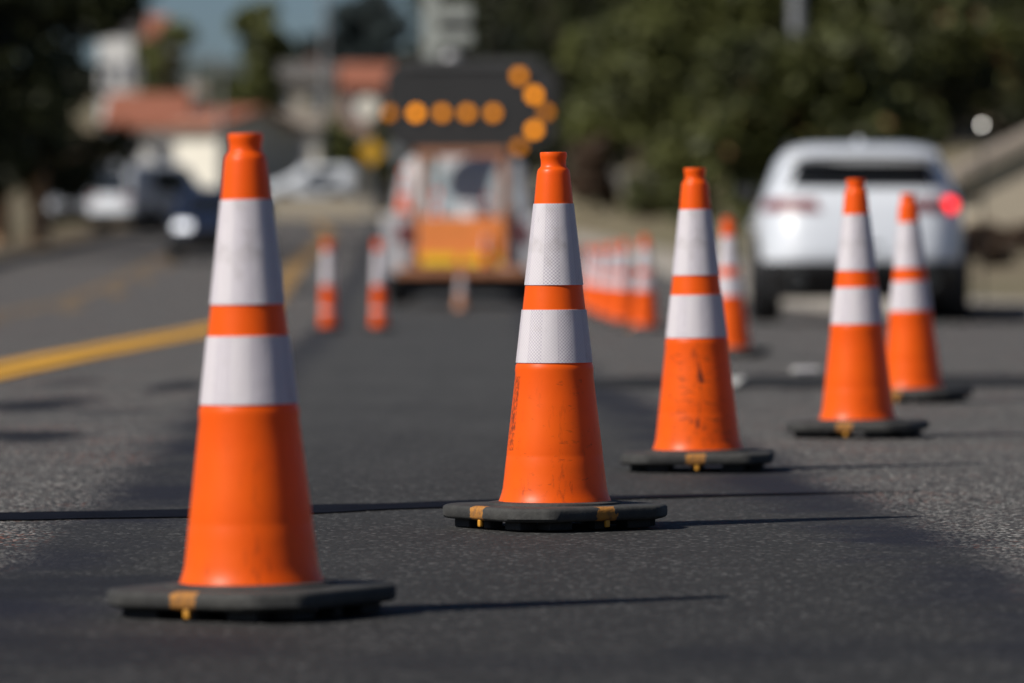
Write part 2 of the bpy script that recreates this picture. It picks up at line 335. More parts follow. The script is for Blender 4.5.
# ------------------------------------------------------------------ mesh helpers
class MB:
    def __init__(s): s.bm = bmesh.new()
    def box(s, c, d, rz=0, bev=0, rx=0):
        r = bmesh.ops.create_cube(s.bm, size=1)
        mt = Matrix.Translation(c) @ Matrix.Rotation(rz, 4, 'Z') @ Matrix.Rotation(rx, 4, 'X') @ Matrix.Diagonal((*d, 1))
        bmesh.ops.transform(s.bm, matrix=mt, verts=r['verts'])
        if bev:
            es = list({e for v in r['verts'] for e in v.link_edges})
            bmesh.ops.bevel(s.bm, geom=es, offset=bev, segments=2, affect='EDGES', profile=.6)
        return s
    def lathe(s, prof, n=64, c=(0, 0, 0), uv=False, cap0=False, cap1=False):
        rings = []
        for (r, z) in prof:
            rings.append([s.bm.verts.new((c[0] + r * math.cos(2 * math.pi * i / n), c[1] + r * math.sin(2 * math.pi * i / n), c[2] + z)) for i in range(n)])
        ul = s.bm.loops.layers.uv.verify() if uv else None
        rm = sum(p[0] for p in prof) / len(prof)
        for a in range(len(rings) - 1):
            for i in range(n):
                j = (i + 1) % n
                f = s.bm.faces.new((rings[a][i], rings[a][j], rings[a + 1][j], rings[a + 1][i])); f.smooth = True
                if uv:
                    for lp, (ii, zz) in zip(f.loops, ((i, prof[a][1]), (i + 1, prof[a][1]), (i + 1, prof[a + 1][1]), (i, prof[a + 1][1]))):
                        lp[ul].uv = (2 * math.pi * ii / n * rm, zz)
        if cap0: s.bm.faces.new(rings[0][::-1])
        if cap1: s.bm.faces.new(rings[-1])
        return s
    def tube(s, pts, rads, n=8, cap=True):
        pts = [Vector(p) for p in pts]; rings = []
        for k, p in enumerate(pts):
            t = (pts[min(k + 1, len(pts) - 1)] - pts[max(k - 1, 0)]).normalized()
            u = t.cross(Vector((0, 0, 1))) if abs(t.z) < .95 else t.cross(Vector((1, 0, 0)))
            u.normalize(); w = t.cross(u); r = rads[k] if isinstance(rads, (list, tuple)) else rads
            rings.append([s.bm.verts.new(p + u * (r * math.cos(2 * math.pi * i / n)) + w * (r * math.sin(2 * math.pi * i / n))) for i in range(n)])
        for a in range(len(rings) - 1):
            for i in range(n):
                f = s.bm.faces.new((rings[a][i], rings[a][(i + 1) % n], rings[a + 1][(i + 1) % n], rings[a + 1][i])); f.smooth = True
        if cap: s.bm.faces.new(rings[0][::-1]); s.bm.faces.new(rings[-1])
        return s
    def prism(s, poly, z0, z1, bev=0):
        a = [s.bm.verts.new((x, y, z0)) for x, y in poly]; b = [s.bm.verts.new((x, y, z1)) for x, y in poly]
        n = len(poly); fs = [s.bm.faces.new(a[::-1]), s.bm.faces.new(b)]
        for i in range(n): fs.append(s.bm.faces.new((a[i], a[(i + 1) % n], b[(i + 1) % n], b[i])))
        if bev:
            es = list({e for f in fs for e in f.edges})
            bmesh.ops.bevel(s.bm, geom=es, offset=bev, segments=3, affect='EDGES', profile=.5)
        return s
    def disc(s, c, r, depth, n=24, axis='Y'):
        rt = {'Y': Matrix.Rotation(R(90), 4, 'X'), 'X': Matrix.Rotation(R(90), 4, 'Y'), 'Z': Matrix()}[axis]
        bmesh.ops.create_cone(s.bm, segments=n, radius1=r, radius2=r, depth=depth, cap_ends=True, matrix=Matrix.Translation(c) @ rt)
        return s
    def ball(s, c, r, sc=(1, 1, 1)):
        q = bmesh.ops.create_uvsphere(s.bm, u_segments=20, v_segments=12, radius=r, matrix=Matrix.Translation(c) @ Matrix.Diagonal((*sc, 1)))
        for v in q['verts']:
            for f in v.link_faces: f.smooth = True
        return s
    def poly(s, pts): s.bm.faces.new([s.bm.verts.new(p) for p in pts]); return s
    def grid(s, rows, smooth=True):
        vs = [[s.bm.verts.new(p) for p in r] for r in rows]
        for a, b in zip(vs, vs[1:]):
            for i in range(len(a) - 1):
                f = s.bm.faces.new((a[i], a[i + 1], b[i + 1], b[i])); f.smooth = smooth
        return s
    def build(s, name, m, parent=None, loc=None, fix=True):
        if fix: bmesh.ops.recalc_face_normals(s.bm, faces=s.bm.faces)
        for e in s.bm.edges:
            if len(e.link_faces) == 2 and e.calc_face_angle(0) > R(38): e.smooth = False
        me = bpy.data.meshes.new(name); s.bm.to_mesh(me); s.bm.free()
        for q in (m if isinstance(m, list) else [m]): me.materials.append(q)
        o = bpy.data.objects.new(name, me); COL.objects.link(o)
        if parent: o.parent = parent
        if loc: o.location = loc
        return o
def tag(o, label=None, cat=None, group=None, kind=None):
    for k, v in (("label", label), ("category", cat), ("group", group), ("kind", kind)):
        if v: o[k] = v
    return o
def thing(name, loc, label, cat, group=None, rz=0):
    o = bpy.data.objects.new(name, None); COL.objects.link(o); o.location = loc; o.rotation_euler = (0, 0, rz)
    o.empty_display_size = .2
    return tag(o, label, cat, group)
def kids(o): return [c for c in list(COL.objects) if c.parent == o]
def copy_tree(o, parent=None):
    c = o.copy(); COL.objects.link(c)
    if parent: c.parent = parent
    for ch in kids(o): copy_tree(ch, c)
    return c
def struct(o): o["kind"] = "structure"; return o

# ------------------------------------------------------------------ ground, road, kerbs
ROWS = [-30, -15, -5, 0, 3] + [4 + i * 1.0 for i in range(0, 60)] + [66 + 3 * i for i in range(49)] + [213]
ROWS = sorted(set(ROWS)); ROWS = [y for y in ROWS if y <= 213]
FAR = [216, 222, 230, 240, 255, 270, 285, 300, 330, 360, 400, 450, 520, 600, 750, 1000, 1500, 2500]
LOFF = [0, 1.6, 4, 9, 16, 30, 60, 120, 300, 1200]
ROFF = [0, 1.7, 3, 5, 9, 16, 30, 60, 120, 300, 1200]
mb = MB(); rows = []
for y in ROWS:
    a, b = xl(y) - .15, xr(y) + .15
    r = [(a - o, y, gr(a - o - .01, y) - (.015 if o < 1.5 else 0)) for o in LOFF[::-1]]
    r += [(a + .05, y, g(y) - .25), (b - .05, y, g(y) - .25)]
    r += [(b + o, y, gr(b + o + .01, y) - (.015 if o < 1.5 else 0)) for o in ROFF]
    rows.append(r)
for y in FAR:
    a, b = xl(213) - .15, xr(213) + .15
    xs = [a - o for o in LOFF[::-1]] + [a + .05, b - .05] + [b + o for o in ROFF]
    rows.append([(x, y, gr(x, y) - .015) for x in xs])
mb.grid(rows); struct(mb.build("ground", M['ground'], fix=False))
mb = MB(); rows = []
for y in ROWS:
    a, b = xl(y), xr(y); n = 24
    rows.append([(a + (b - a) * i / n, y, g(y)) for i in range(n + 1)])
mb.grid(rows); struct(mb.build("road", M['road'], fix=False))

def ribbon(name, m, ctr, dz, y0, y1, step=.5, kind=True, jit=0, seed=0):
    rows = []; y = y0; k = 0
    while y <= y1 + 1e-6:
        a, b = ctr(y)
        ja = noise.noise((y * 2.3, seed, 0)) * jit + noise.noise((y * 9, seed, 4)) * jit * .5
        jb = noise.noise((y * 2.3, seed, 7)) * jit + noise.noise((y * 9, seed, 9)) * jit * .5
        n = 4
        rows.append([(a + ja + (b + jb - a - ja) * i / n, y, g(y) + dz) for i in range(n + 1)])
        y += step
    o = MB().grid(rows).build(name, m, fix=False)
    return struct(o) if kind else o
def ground_strip(name, m, pts, dz):      # a flat strip through ground points (x, y, half width along y)
    rows = []
    for a in range(len(pts) - 1):
        (x0, y0, w0), (x1, y1, w1) = pts[a], pts[a + 1]
        n = 24
        for i in range(n + (a == len(pts) - 2)):
            t = i / n; x = x0 + (x1 - x0) * t; y = y0 + (y1 - y0) * t; w = w0 + (w1 - w0) * t
            w *= .85 if name == 'tar_seam' else 1
            w *= 1 + .35 * noise.noise((x * 6, y * 6, 2)); y += .012 * noise.noise((x * 4, 1, 5))
            rows.append([(x, y - w, g(y - w) + dz), (x, y, g(y) + dz), (x, y + w, g(y + w) + dz)])
    return struct(MB().grid(rows, True).build(name, m, fix=False))
def pt(px, py):                        # ground point seen at a pixel of the photograph
    y = 10
    for _ in range(60): y = (CAM_Z - g(y)) * F / (py - HZ)
    return wx(px, y), y
def strip_px(name, m, lst, dz):
    out = []
    for px, py, hw in lst:
        x, y = pt(px, py); out.append((x, y, hw))
    return ground_strip(name, m, out, dz)
strip_px("tar_seam", M['tar'], [(-160, 522, .19), (0, 517.5, .18), (190, 514, .18), (330, 509.5, .19), (440, 505.5, .16), (560, 500, .10), (700, 496.5, .06), (920, 492, .01)], .003)  # blue-black strip across the lane, thinning to the right
strip_px("trench_patch", M['patch'], [(575, 384, .6), (640, 383, 1.25), (800, 382, 1.2), (1000, 381, 1.25), (1200, 380, 1.2)], .003)  # dark band lying across the road
YL = [(10, -2.20), (24, -2.24), (44, -2.32), (60, -2.70), (80, -3.3), (110, -4.15), (160, -5.1), (205, -7)]
ribbon("yellow_line", M['yellow_paint'], lambda y: (interp(YL, y) - .19, interp(YL, y) - .03), .008, -5, 47, step=.4, jit=.008, seed=2)
ribbon("yellow_line", M['yellow_paint'], lambda y: (interp(YL, y) + .02, interp(YL, y) + .17), .008, -5, 47, step=.4, jit=.008, seed=5)
ribbon("yellow_line", M['yellow_worn'], lambda y: (interp(YL, y) - .19, interp(YL, y) + .17), .008, 47, 205, step=.5, jit=.02, seed=15)
YM = [(20, -4.7), (50, -4.75), (70, -5.2), (110, -6.6), (205, -9)]
for k in range(11):
    y0 = 22 + k * 14
    ribbon("yellow_dash", M['yellow_worn'], lambda y: (interp(YM, y) - .08, interp(YM, y) + .08), .008, y0, y0 + 4, step=.5, jit=.02, seed=k)
ribbon("yellow_line", M['yellow_worn'], lambda y: (interp(YM, y) - .45, interp(YM, y) - .33), .008, 20, 205, step=.5, jit=.02, seed=31)
x_, y_ = pt(720, 384)
MB().prism([(x_ - .10, y_ - .5), (x_ + .05, y_ - .55), (x_ + .12, y_ + .5), (x_ - .04, y_ + .6)], g(y_) + .008, g(y_) + .016).build("white_marking", M['white_paint'])["kind"] = "structure"

def kerb(name, edge, side, mk, mp):
    rows = []
    for y in ROWS:
        x = edge(y); z = g(y)
        pr = [(0, -.05), (0, .10), (.02, .125), (.05, .135), (.17, .137)]
        rows.append([(x + side * a, y, z + b) for a, b in pr])
    struct(MB().grid(rows, False).build(name, M[mk]))
    rows = [[(edge(y) + side * a, y, g(y) + b) for a, b in ((.172, .130), (.172, .142), (1.68, .150), (1.68, .05))] for y in ROWS]
    struct(MB().grid(rows, False).build("pavement", M[mp]))
M['kerb_dark'] = mat('weathered_kerb', (.10, .095, .09), .9, scale=1.5, var=.4)
M['bare_earth'] = mat('bare_earth', (.17, .115, .055), .95, scale=.6, col2=(.075, .065, .045), bmp=.4)
kerb("kerb", xl, -1, 'kerb_dark', 'bare_earth'); kerb("kerb", xr, 1, 'kerb', 'concrete')

# ------------------------------------------------------------------ traffic cones
CH = .178; CC = .056
OCT8 = [(CH, -CH + CC), (CH, CH - CC), (CH - CC, CH), (-CH + CC, CH), (-CH, CH - CC), (-CH, -CH + CC), (-CH + CC, -CH), (CH - CC, -CH)]
def round_poly(P, r, n=4):
    out = []
    for i, p in enumerate(P):
        p = Vector((*p, 0)); a = Vector((*P[i - 1], 0)); b = Vector((*P[(i + 1) % len(P)], 0))
        u = p + (a - p).normalized() * r; w = p + (b - p).normalized() * r
        for k in range(n + 1):
            t = k / n; q = u * (1 - t) ** 2 + p * 2 * t * (1 - t) + w * t * t; out.append((q.x, q.y))
    return out
OCT = round_poly(OCT8, .026)
def rad(z): return .0985 + (.0375 - .0985) * (z - .075) / (.605 - .075)
def make_cone(loc, rz, label, group, body='orange', base='rubber_front', lean=(0, 0), feet=True):
    t = thing("traffic_cone", loc, label, "traffic cone", group)
    t.rotation_euler = (lean[1], lean[0], 0)
    b = MB()
    lev = [(.016, .008), (.018, .003), (.022, .0), (.036, .0), (.0395, .0015), (.0418, .005), (.0425, .011)]
    rw = []
    for z, d in lev:
        P = round_poly([(x * (1 - d / CH), y * (1 - d / CH)) for x, y in OCT8], .017); rw.append([(x, y, z) for x, y in P + P[:1]])
    b.grid(rw)
    b.bm.faces.new([b.bm.verts.new(p) for p in rw[0][:-1]]); b.bm.faces.new([b.bm.verts.new(p) for p in rw[-1][:-1]])
    bmesh.ops.remove_doubles(b.bm, verts=b.bm.verts, dist=.0002)
    b.lathe([(.128, .040), (.126, .0465), (.112, .0485), (.098, .0485)], 48)
    bo = b.build("base", M[base], t); bo.rotation_euler = (0, 0, rz)
    for p in bo.data.polygons: p.use_smooth = True
    if feet:
        for k in range(4):
            a = k * math.pi / 2; ca, sa = math.cos(a), math.sin(a)
            for (u, w, d) in ((-.088, .052, .04), (.088, .052, .04), (.0, .022, .03)):
                f = MB(); x, y = u, -(CH - .024 - d / 2)
                f.box((x, y, .0085), (w, d, .017), bev=.003)
                fo = f.build("foot", M['rubber'], bo); fo.rotation_euler = (0, 0, a)
            if (base == 'rubber_two' and k in (0, 1)) or (base == 'rubber_front' and k == 0):
                d_ = MB().box((.004, -(CH - .007), .011), (.010, .008, .014), bev=.003).build("paint_drip", M['daub'], bo); d_.rotation_euler = (0, 0, a)
    prof = [(.108, .044), (.1068, .0485), (.1040, .055), (.1010, .064), (rad(.075), .075)]
    prof += [(rad(z), z) for z in (.11, .132)] + [(rad(.135) - .0004, .135), (rad(.139), .139)]
    prof += [(rad(z), z) for z in (.18, .24, .288)] + [(rad(.297) + .0016, .297), (rad(.305) + .0016, .305), (rad(.309), .309)]
    prof += [(rad(z), z) for z in (.36, .42, .48, .54, .60)]
    prof += [(.0368, .615), (.0340, .645), (.0316, .668), (.0306, .674), (.0290, .6775), (.0262, .680), (.0242, .683), (.0237, .688), (.0240, .695), (.0252, .6995), (.0256, .703), (.0256, .7075), (.0250, .7095),
             (.0235, .710), (.0212, .709), (.0205, .69), (.0205, .60)]
    MB().lathe(prof, 72).build("cone_body", M[body], t)
    for (z0, z1) in ((.311, .411), (.458, .612)):
        pr = [(rad(z0) - .001, z0 - .0004), (rad(z0) + .0018, z0)] + [(rad(z0 + (z1 - z0) * k / 6) + .0019, z0 + (z1 - z0) * k / 6) for k in range(7)] + [(rad(z1) - .001, z1 + .0004)]
        MB().lathe(pr, 72, uv=True).build("reflective_collar", M['reflective'], t)
    return t
GRP = "traffic cones along the resurfaced lane"
def cone_at(px, y, *a, dz=0, **k): return make_cone((wx(px, y), y, g(y) + .002 + dz), *a, **k)
cone_at(252, 8.4, R(-32), "largest and nearest cone, plain unmarked body, black base with one orange daub", GRP, lean=(R(-.8), 0))
cone_at(555, 10.8, R(-57), "sharp cone with dark stencil smear down its left edge, base with two orange daubs", GRP, body='orange_stencil', base='rubber_two', lean=(R(-.25), 0))
cone_at(698, 13.4, R(-4), "cone scuffed with black scratches below its white bands, flat black base seen square-on", GRP, body='orange_scuffed', lean=(R(-.6), 0))
cone_at(858, 15.7, R(-16), "clean cone standing before the middle of the white SUV, thin black base fully in view", GRP, lean=(R(-.5), 0))
cone_at(913, 19.4, R(-25), "cone partly behind another cone, standing below the lit red tail lamp of the SUV", GRP, lean=(R(-1.4), 0))
cone_at(731, 29.0, R(-20), "blurred cone peeking out from behind the scuffed cone, left of the white SUV", GRP, lean=(R(-1.2), 0))
ROWG = "blurred row of cones close together beyond the scuffed cone"
first = None; far_spots = [(645, 41.8), (624.5, 47), (612.5, 51.5), (602.5, 56), (594, 60.5), (587, 65)]
for i, (px, y) in enumerate(far_spots):
    lab = ("nearest and tallest cone of the tight blurred row left of the scuffed cone" if i == 0 else
           "farthest cone of the tight blurred row, right behind the sharp cone" if i == 5 else
           "cone inside the tight blurred row, overlapped by its neighbours")
    if first is None:
        first = make_cone((wx(px, y), y, g(y) + .004), 0, lab, ROWG, feet=False); c = first
    else:
        c = copy_tree(first); c.location = (wx(px, y), y, g(y) + .004); c["label"] = lab
    c.rotation_euler = (rnd.uniform(-.01, .01), rnd.uniform(-.015, .01), rnd.uniform(0, 6))

# tubular markers in the closed lane
def tube_marker(px, y, label):
    t = thing("tubular_marker", (wx(px, y), y, g(y) + .006), label, "lane marker", "slim tubular markers at the lane closure")
    MB().lathe([(.0, .0), (.12, .0), (.122, .02), (.11, .032), (.06, .036)], 32).build("base", M['rubber'], t)
    pr = [(.066, .034), (.063, .06), (.058, .10), (.046, .40), (.037, .64), (.040, .65), (.040, .668), (.034, .675), (.0, .675)]
    MB().lathe(pr, 32).build("tube", M['orange'], t)
    rr = lambda z: .058 + (.046 - .058) * (z - .10) / .30 if z < .4 else .046 + (.037 - .046) * (z - .4) / .24
    for z0, z1 in ((.14, .165), (.34, .60)):
        MB().lathe([(rr(z0), z0), (rr(z0) + .002, z0 + .001)] + [(rr(z0 + (z1 - z0) * k / 4) + .002, z0 + (z1 - z0) * k / 4) for k in (1, 2, 3)] + [(rr(z1) + .002, z1 - .001), (rr(z1), z1)], 32, uv=True).build("reflective_collar", M['reflective'], t)
tube_marker(328, 42.5, "slim orange and white lane marker tube standing just right of the front-left cone")
tube_marker(379, 42.5, "slim orange and white lane marker tube nearest the orange work truck")

# raised white pavement marker
px_, y_ = pt(806, 374)
t = thing("pavement_marker", (px_, y_, g(y_) + .004), "small white raised pavement marker on the asphalt beside the clean cone", "road stud")
MB().prism([(-.06, -.06), (.06, -.06), (.06, .06), (-.06, .06)], 0, .024, .01).build("body", M['white_paint'], t)
MB().box((0, -.058, .014), (.09, .008, .012), bev=.002).build("reflector", M['reflective'], t)

# ------------------------------------------------------------------ cars (local +Y is the nose, tail at y = 0)
class Shell:
    def __init__(s, tab): s.tab = tab        # rows: z, tail y, nose y, half width, exponent
    def at(s, z):
        t = s.tab
        if z <= t[0][0]: return t[0][1:]
        for i in range(len(t) - 1):
            if z <= t[i + 1][0]:
                k = (z - t[i][0]) / (t[i + 1][0] - t[i][0])
                p0 = t[max(i - 1, 0)]; p1 = t[i]; p2 = t[i + 1]; p3 = t[min(i + 2, len(t) - 1)]
                return [p1[j] + (p2[j] - p1[j]) * k for j in range(1, 5)]
        return t[-1][1:]
    def outline(s, z, n=96):
        y0, y1, w, e = s.at(z); yc = (y0 + y1) / 2; l = (y1 - y0) / 2; out = []
        for i in range(n):
            a = 2 * math.pi * i / n; c, q = math.cos(a), math.sin(a)
            out.append((w * math.copysign(abs(c) ** (2 / e), c), yc + l * math.copysign(abs(q) ** (2 / e), q), z))
        return out
    def end(s, x, z, nose=False, off=.006):
        y0, y1, w, e = s.at(z); yc = (y0 + y1) / 2; l = (y1 - y0) / 2
        k = max(0, 1 - min(1, abs(x) / w) ** e) ** (1 / e)
        return (x, yc + (l * k + off) * (1 if nose else -1), z)
    def side(s, y, z, sgn, off=.006):
        y0, y1, w, e = s.at(z); yc = (y0 + y1) / 2; l = (y1 - y0) / 2
        k = max(0, 1 - min(1, abs(y - yc) / l) ** e) ** (1 / e)
        return (sgn * (w * k + off), y, z)
    def skin(s, zs, top=True):
        mb = MB(); rows = []
        for z in zs:
            r = s.outline(z); rows.append(r + [r[0]])
        mb.grid(rows)
        if top: mb.bm.faces.new([mb.bm.verts.new(p) for p in s.outline(zs[-1])])
        bmesh.ops.remove_doubles(mb.bm, verts=mb.bm.verts, dist=.0005)
        return mb
    def end_patch(s, z0, z1, xf, nose=False, off=.006, nx=14, nz=6):
        rows = []
        for j in range(nz + 1):
            k = j / nz; z = z0 + (z1 - z0) * k; a, b = xf(k)
            rows.append([s.end(a + (b - a) * i / nx, z, nose, off) for i in range(nx + 1)])
        return MB().grid(rows)
    def side_patch(s, z0, z1, yf, sgn, off=.006, ny=12, nz=5):
        rows = []
        for j in range(nz + 1):
            k = j / nz; z = z0 + (z1 - z0) * k; a, b = yf(k)
            rows.append([s.side(a + (b - a) * i / ny, z, sgn, off) for i in range(ny + 1)])
        return MB().grid(rows)
def frange(a, b, n): return [a + (b - a) * i / n for i in range(n + 1)]

def wheel(t, x, y, r, w=.24):
    sgn = 1 if x > 0 else -1
    wmb = MB()
    prof = [(r * .62, -w / 2 + .02), (r * .9, -w / 2), (r * .985, -w / 2 + .03), (r, -w / 4), (r, w / 4), (r * .985, w / 2 - .03), (r * .9, w / 2), (r * .62, w / 2 - .02), (r * .60, 0), (r * .62, -w / 2 + .02)]
    wo = thing("wheel", (x, y, r), None, None); wo.parent = t; wo.rotation_euler = (0, R(90), 0)
    wmb.lathe(prof, 40).build("tyre", M['tyre'], wo)
    rm = MB(); rm.lathe([(r * .61, -w / 2 + .03), (r * .61, w / 2 - .03)], 32)
    for sd in (-1, 1):
        zc = sd * (w / 2 - .05)
        for k in range(5):
            a = 2 * math.pi * k / 5
            rm.box((math.cos(a) * r * .32, math.sin(a) * r * .32, zc), (r * .58, r * .16, .03), rz=a)
        rm.disc((0, 0, zc), r * .14, .04, 16, 'Z')
    rm.build("rim", M['rim'], wo)

def make_car(name, loc, rz, label, cat, paint, H=1.62, W=.94, Lg=4.65, group=None, lit=False, style='suv'):
    t = thing(name, loc, label, cat, group, rz)
    b = .98 if style != 'sedan' else .90                      # belt line
    if style == 'suv':
        tab = [(.20, .22, Lg - .25, W - .05, 6), (.45, .02, Lg - .05, W - .01, 6), (.62, 0, Lg, W, 5.5), (.80, .05, Lg - .08, W, 5.5), (b, .12, Lg - .5, W - .015, 5.5),
               (b + .06, .15, Lg - 1.25, W - .045, 5.5), (1.20, .27, Lg - 1.5, W - .10, 5.5), (1.42, .42, Lg - 1.85, W - .19, 5), (H - .085, .40, Lg - 2.1, W - .25, 5), (H - .03, .47, Lg - 2.4, W - .32, 4.5), (H, .75, Lg - 2.7, W - .45, 4)]
    elif style == 'van':
        tab = [(.20, .12, Lg - .2, W - .04, 7), (.5, 0, Lg, W, 7), (b, .02, Lg - .1, W, 7), (b + .1, .03, Lg - .55, W - .01, 7), (H - .35, .06, Lg - 1.25, W - .06, 7), (H - .1, .10, Lg - 1.5, W - .11, 6), (H, .35, Lg - 1.8, W - .28, 5)]
    else:
        tab = [(.20, .2, Lg - .2, W - .05, 6), (.45, .02, Lg - .03, W, 6), (.65, 0, Lg, W, 5), (b - .08, .05, Lg - .25, W, 5), (b, .35, Lg - 1.15, W - .03, 5), (b + .05, .55, Lg - 1.35, W - .07, 5), (H - .15, 1.1, Lg - 1.85, W - .19, 4.5), (H - .04, 1.35, Lg - 2.1, W - .27, 4.5), (H, 1.7, Lg - 2.4, W - .42, 4)]
    sh = Shell(tab)
    sh.skin(frange(.54, H, 56)).build("body", M[paint], t)
    lower = sh.skin(frange(.22, .54, 8), False)
    lower.box((0, Lg / 2, .26), (W * 1.7, Lg - .7, .10))
    for sx in (-1, 1):
        for yw in (.86, Lg - .92): lower.disc((sx * (W - .075), yw, .36), .43, .17, 40, 'X')
    lower.build("lower_trim", M['black_trim'], t)
    for sx in (-1, 1):
        for yw in (.86, Lg - .92): wheel(t, sx * (W - .115), yw, .345)
    # glass
    zt = H - .16
    wb = W - .30 if style != 'van' else W - .22
    if style == 'suv':
        rear_w = sh.end_patch(1.19, 1.415, lambda k: (-(.735 - .14 * k), .735 - .14 * k))
    else:
        rear_w = sh.end_patch(b + .07, zt, lambda k: (-(wb - .12 * k), wb - .12 * k))
    rear_w.build("rear_window", M['glass'], t)
    sh.end_patch(b + .08, zt, lambda k: (-(wb - .10 * k), wb - .10 * k), True).build("windscreen", M['glass'], t)
    for sx in (-1, 1):
        for (ya, yb) in ((.30, .52), (.54, .78)):
            def yf(k, ya=ya, yb=yb):
                y0, y1, w, e = sh.at(b + .1 + (zt - b - .1) * k); l = y1 - y0
                return (y0 + l * (ya - .12 * (1 - k) * (ya < .5) * .3), y0 + l * yb)
            sh.side_patch(b + .09, zt - .02, yf, sx).build("side_window", M['glass'], t)
    # lamps
    zl = 1.025 if style == 'suv' else (.95 if style == 'van' else .72)
    for sx in (-1, 1):
        q = sh.end_patch(zl - .045, zl + .065, lambda k, sx=sx: tuple(sorted((sx * (.36 + .06 * k), sx * (W - .045)))), off=.010)
        q.build("tail_lamp", M['tail_red'], t)
        if lit and sx == 1:
            x, y, z = sh.end(W - .18, zl + .01, off=.012)
            lamp = MB().ball((x, y, z), .072, (1, .35, .85)).build("tail_lamp", M['tail_lit'], t); lamp["label"] = "lit red tail lamp"
        zz = .70
        q = sh.end_patch(zz - .06, zz + .08, lambda k, sx=sx: tuple(sorted((sx * .50, sx * (W - .06 - .05 * k)))), True, off=.010)
        q.build("headlight", M['head_lit' if paint == 'car_navy' else 'head_clear'], t)
        m_ = MB().box((sx * (W + .04), Lg - 1.62, b + .19), (.18, .10, .13), bev=.03); m_.build("mirror", M['black_trim' if lit else paint], t)
    sh.end_patch(.50, .66, lambda k: (-.34 - .1 * k, .34 + .1 * k), True, off=.012).build("grille", M['black_trim'], t)
    if style == 'suv':
        sp = MB(); rows = []
        for j, (dy, dz) in enumerate(((.33, -.03), (.17, -.075), (.155, -.10), (.20, -.115), (.38, -.115))):
            rows.append([(x, dy + .10 * (abs(x) / .66) ** 3, H + dz - .035 * (abs(x) / .66) ** 2) for x in frange(-.66, .66, 16)])
        sp.grid(rows).build("spoiler", M[paint], t)
        MB().disc((0, .012 + .0, .0), .0, .0) if False else None
        for sx in (-1, 1):
            MB().lathe([(.052, 0), (.058, .01), (.058, .12), (.048, .12), (.046, .02)], 24).build("exhaust", M['chrome'], t).matrix_local = Matrix.Translation((sx * .58, .10, .36)) @ Matrix.Rotation(R(90), 4, 'X')
        MB().box((0, .018, .62), (.34, .012, .15), bev=.004).build("plate_recess", M['black_trim'], t)
        MB().ball((0, 1.15, H + .01), .05, (.7, 1.4, 1)).build("roof_antenna", M[paint], t)
        for sx in (-1, 1):
            MB().tube([(sx * (W - .31), .9, H - .06), (sx * (W - .31), 1.0, H + .005), (sx * (W - .31), 2.3, H + .005), (sx * (W - .31), 2.4, H - .06)], .016).build("roof_rail", M['dark_steel'], t)
    for sx in (-1, 1):
        for yy in (.42, .60):
            h = sh.side(Lg * yy * .9, b - .1, sx, .012); MB().box(h, (.03, .18, .03), bev=.01).build("door_handle", M[paint], t)
    return t
make_car("suv", (wx(862, 50.0), 49.8, g(50) + .004), R(-1.6), "white SUV seen from behind with its right tail lamp lit", "car", 'car_white', lit=True, H=1.585)
make_car("sedan", (wx(200, 112), 112 + 4.6, g(113)), R(184), "dark blue car with bright headlamp coming down the road behind the front-left cone", "car", 'car_navy', H=1.5, W=.9, Lg=4.6, style='sedan')
make_car("van", (wx(108, 160) , 160, gr(wx(108, 160), 160) + .02), R(-30), "small white van parked beneath the white-walled house", "van", 'car_white', H=1.95, W=.86, Lg=4.7, style='van', group=None)
make_car("sedan", (wx(150, 168), 172, gr(wx(150, 168), 168) + .02), R(187), "blue-grey car parked beside the white van", "car", 'car_grey', H=1.45, W=.88, Lg=4.4, style='sedan')
make_car("sedan", (wx(68, 165), 170, gr(wx(68, 165), 165) + .02), R(180), "silver car parked under the edge of the big dark tree", "car", 'car_silver', H=1.45, W=.88, Lg=4.4, style='sedan')
make_car("van", (wx(315, 232) + 1.8, 232, gr(wx(315, 232), 232) + .05), R(90), "long white van crossing behind the low tan wall", "van", 'car_white', H=1.75, W=.9, Lg=3.9, style='van')

# ------------------------------------------------------------------ work truck with arrow board
TY = 68.0; TX = wx(462, TY); TZ = g(TY) + .004
t = thing("work_truck", (TX, TY, TZ), "orange and white road work truck seen from behind with stake frame bed", "truck")
MB().box((0, 2.6, .42), (.8, 5.0, .16), bev=.02).build("chassis", M['dark_steel'], t)
MB().box((0, .9, .25), (1.2, .5, .22), bev=.03).build("axle", M['black_trim'], t)
MB().box((0, .30, .30), (1.42, .04, .24), bev=.01).build("under_guard", M['black_trim'], t)
MB().box((0, 1.15, .52), (1.30, 2.3, .08), bev=.01).build("bed_floor", M['dark_steel'], t)
MB().box((0, 0, .765), (1.02, .06, .57), bev=.015).build("tailgate", M['truck_orange'], t)
for sx in (-1, 1):
    MB().box((sx * .26 - .02, -.034, .545), (.42, .010, .12), bev=.003).build("reflective_stripe", M['yellow_tape'], t)
MB().box((0, -.09, .40), (1.55, .18, .11), bev=.02).build("bumper", M['truck_brown'], t)
for sx in (-1, 1):
    MB().box((sx * .78, 1.25, .72), (.34, 2.3, .72), bev=.03).build("side_locker", M['truck_white'], t)
    MB().box((sx * .70, .085, .86), (.16, .04, .20), bev=.015).build("tail_lamp", M['tail_lit'] if False else M['tail_red'], t)
    MB().box((sx * .49, .03, 1.24), (.09, .09, 1.12), bev=.01).build("stake_post", M['truck_brown'], t)
    MB().box((sx * .62, 1.2, 1.02), (.05, 2.1, .30), bev=.01).build("bed_side", M['truck_orange'], t)
MB().box((0, .25, .625), (1.1, .42, .11), bev=.01).build("cargo_step", M['truck_orange'], t)
MB().box((0, .03, 1.82), (1.12, .10, .09), bev=.01).build("stake_beam", M['truck_brown'], t)
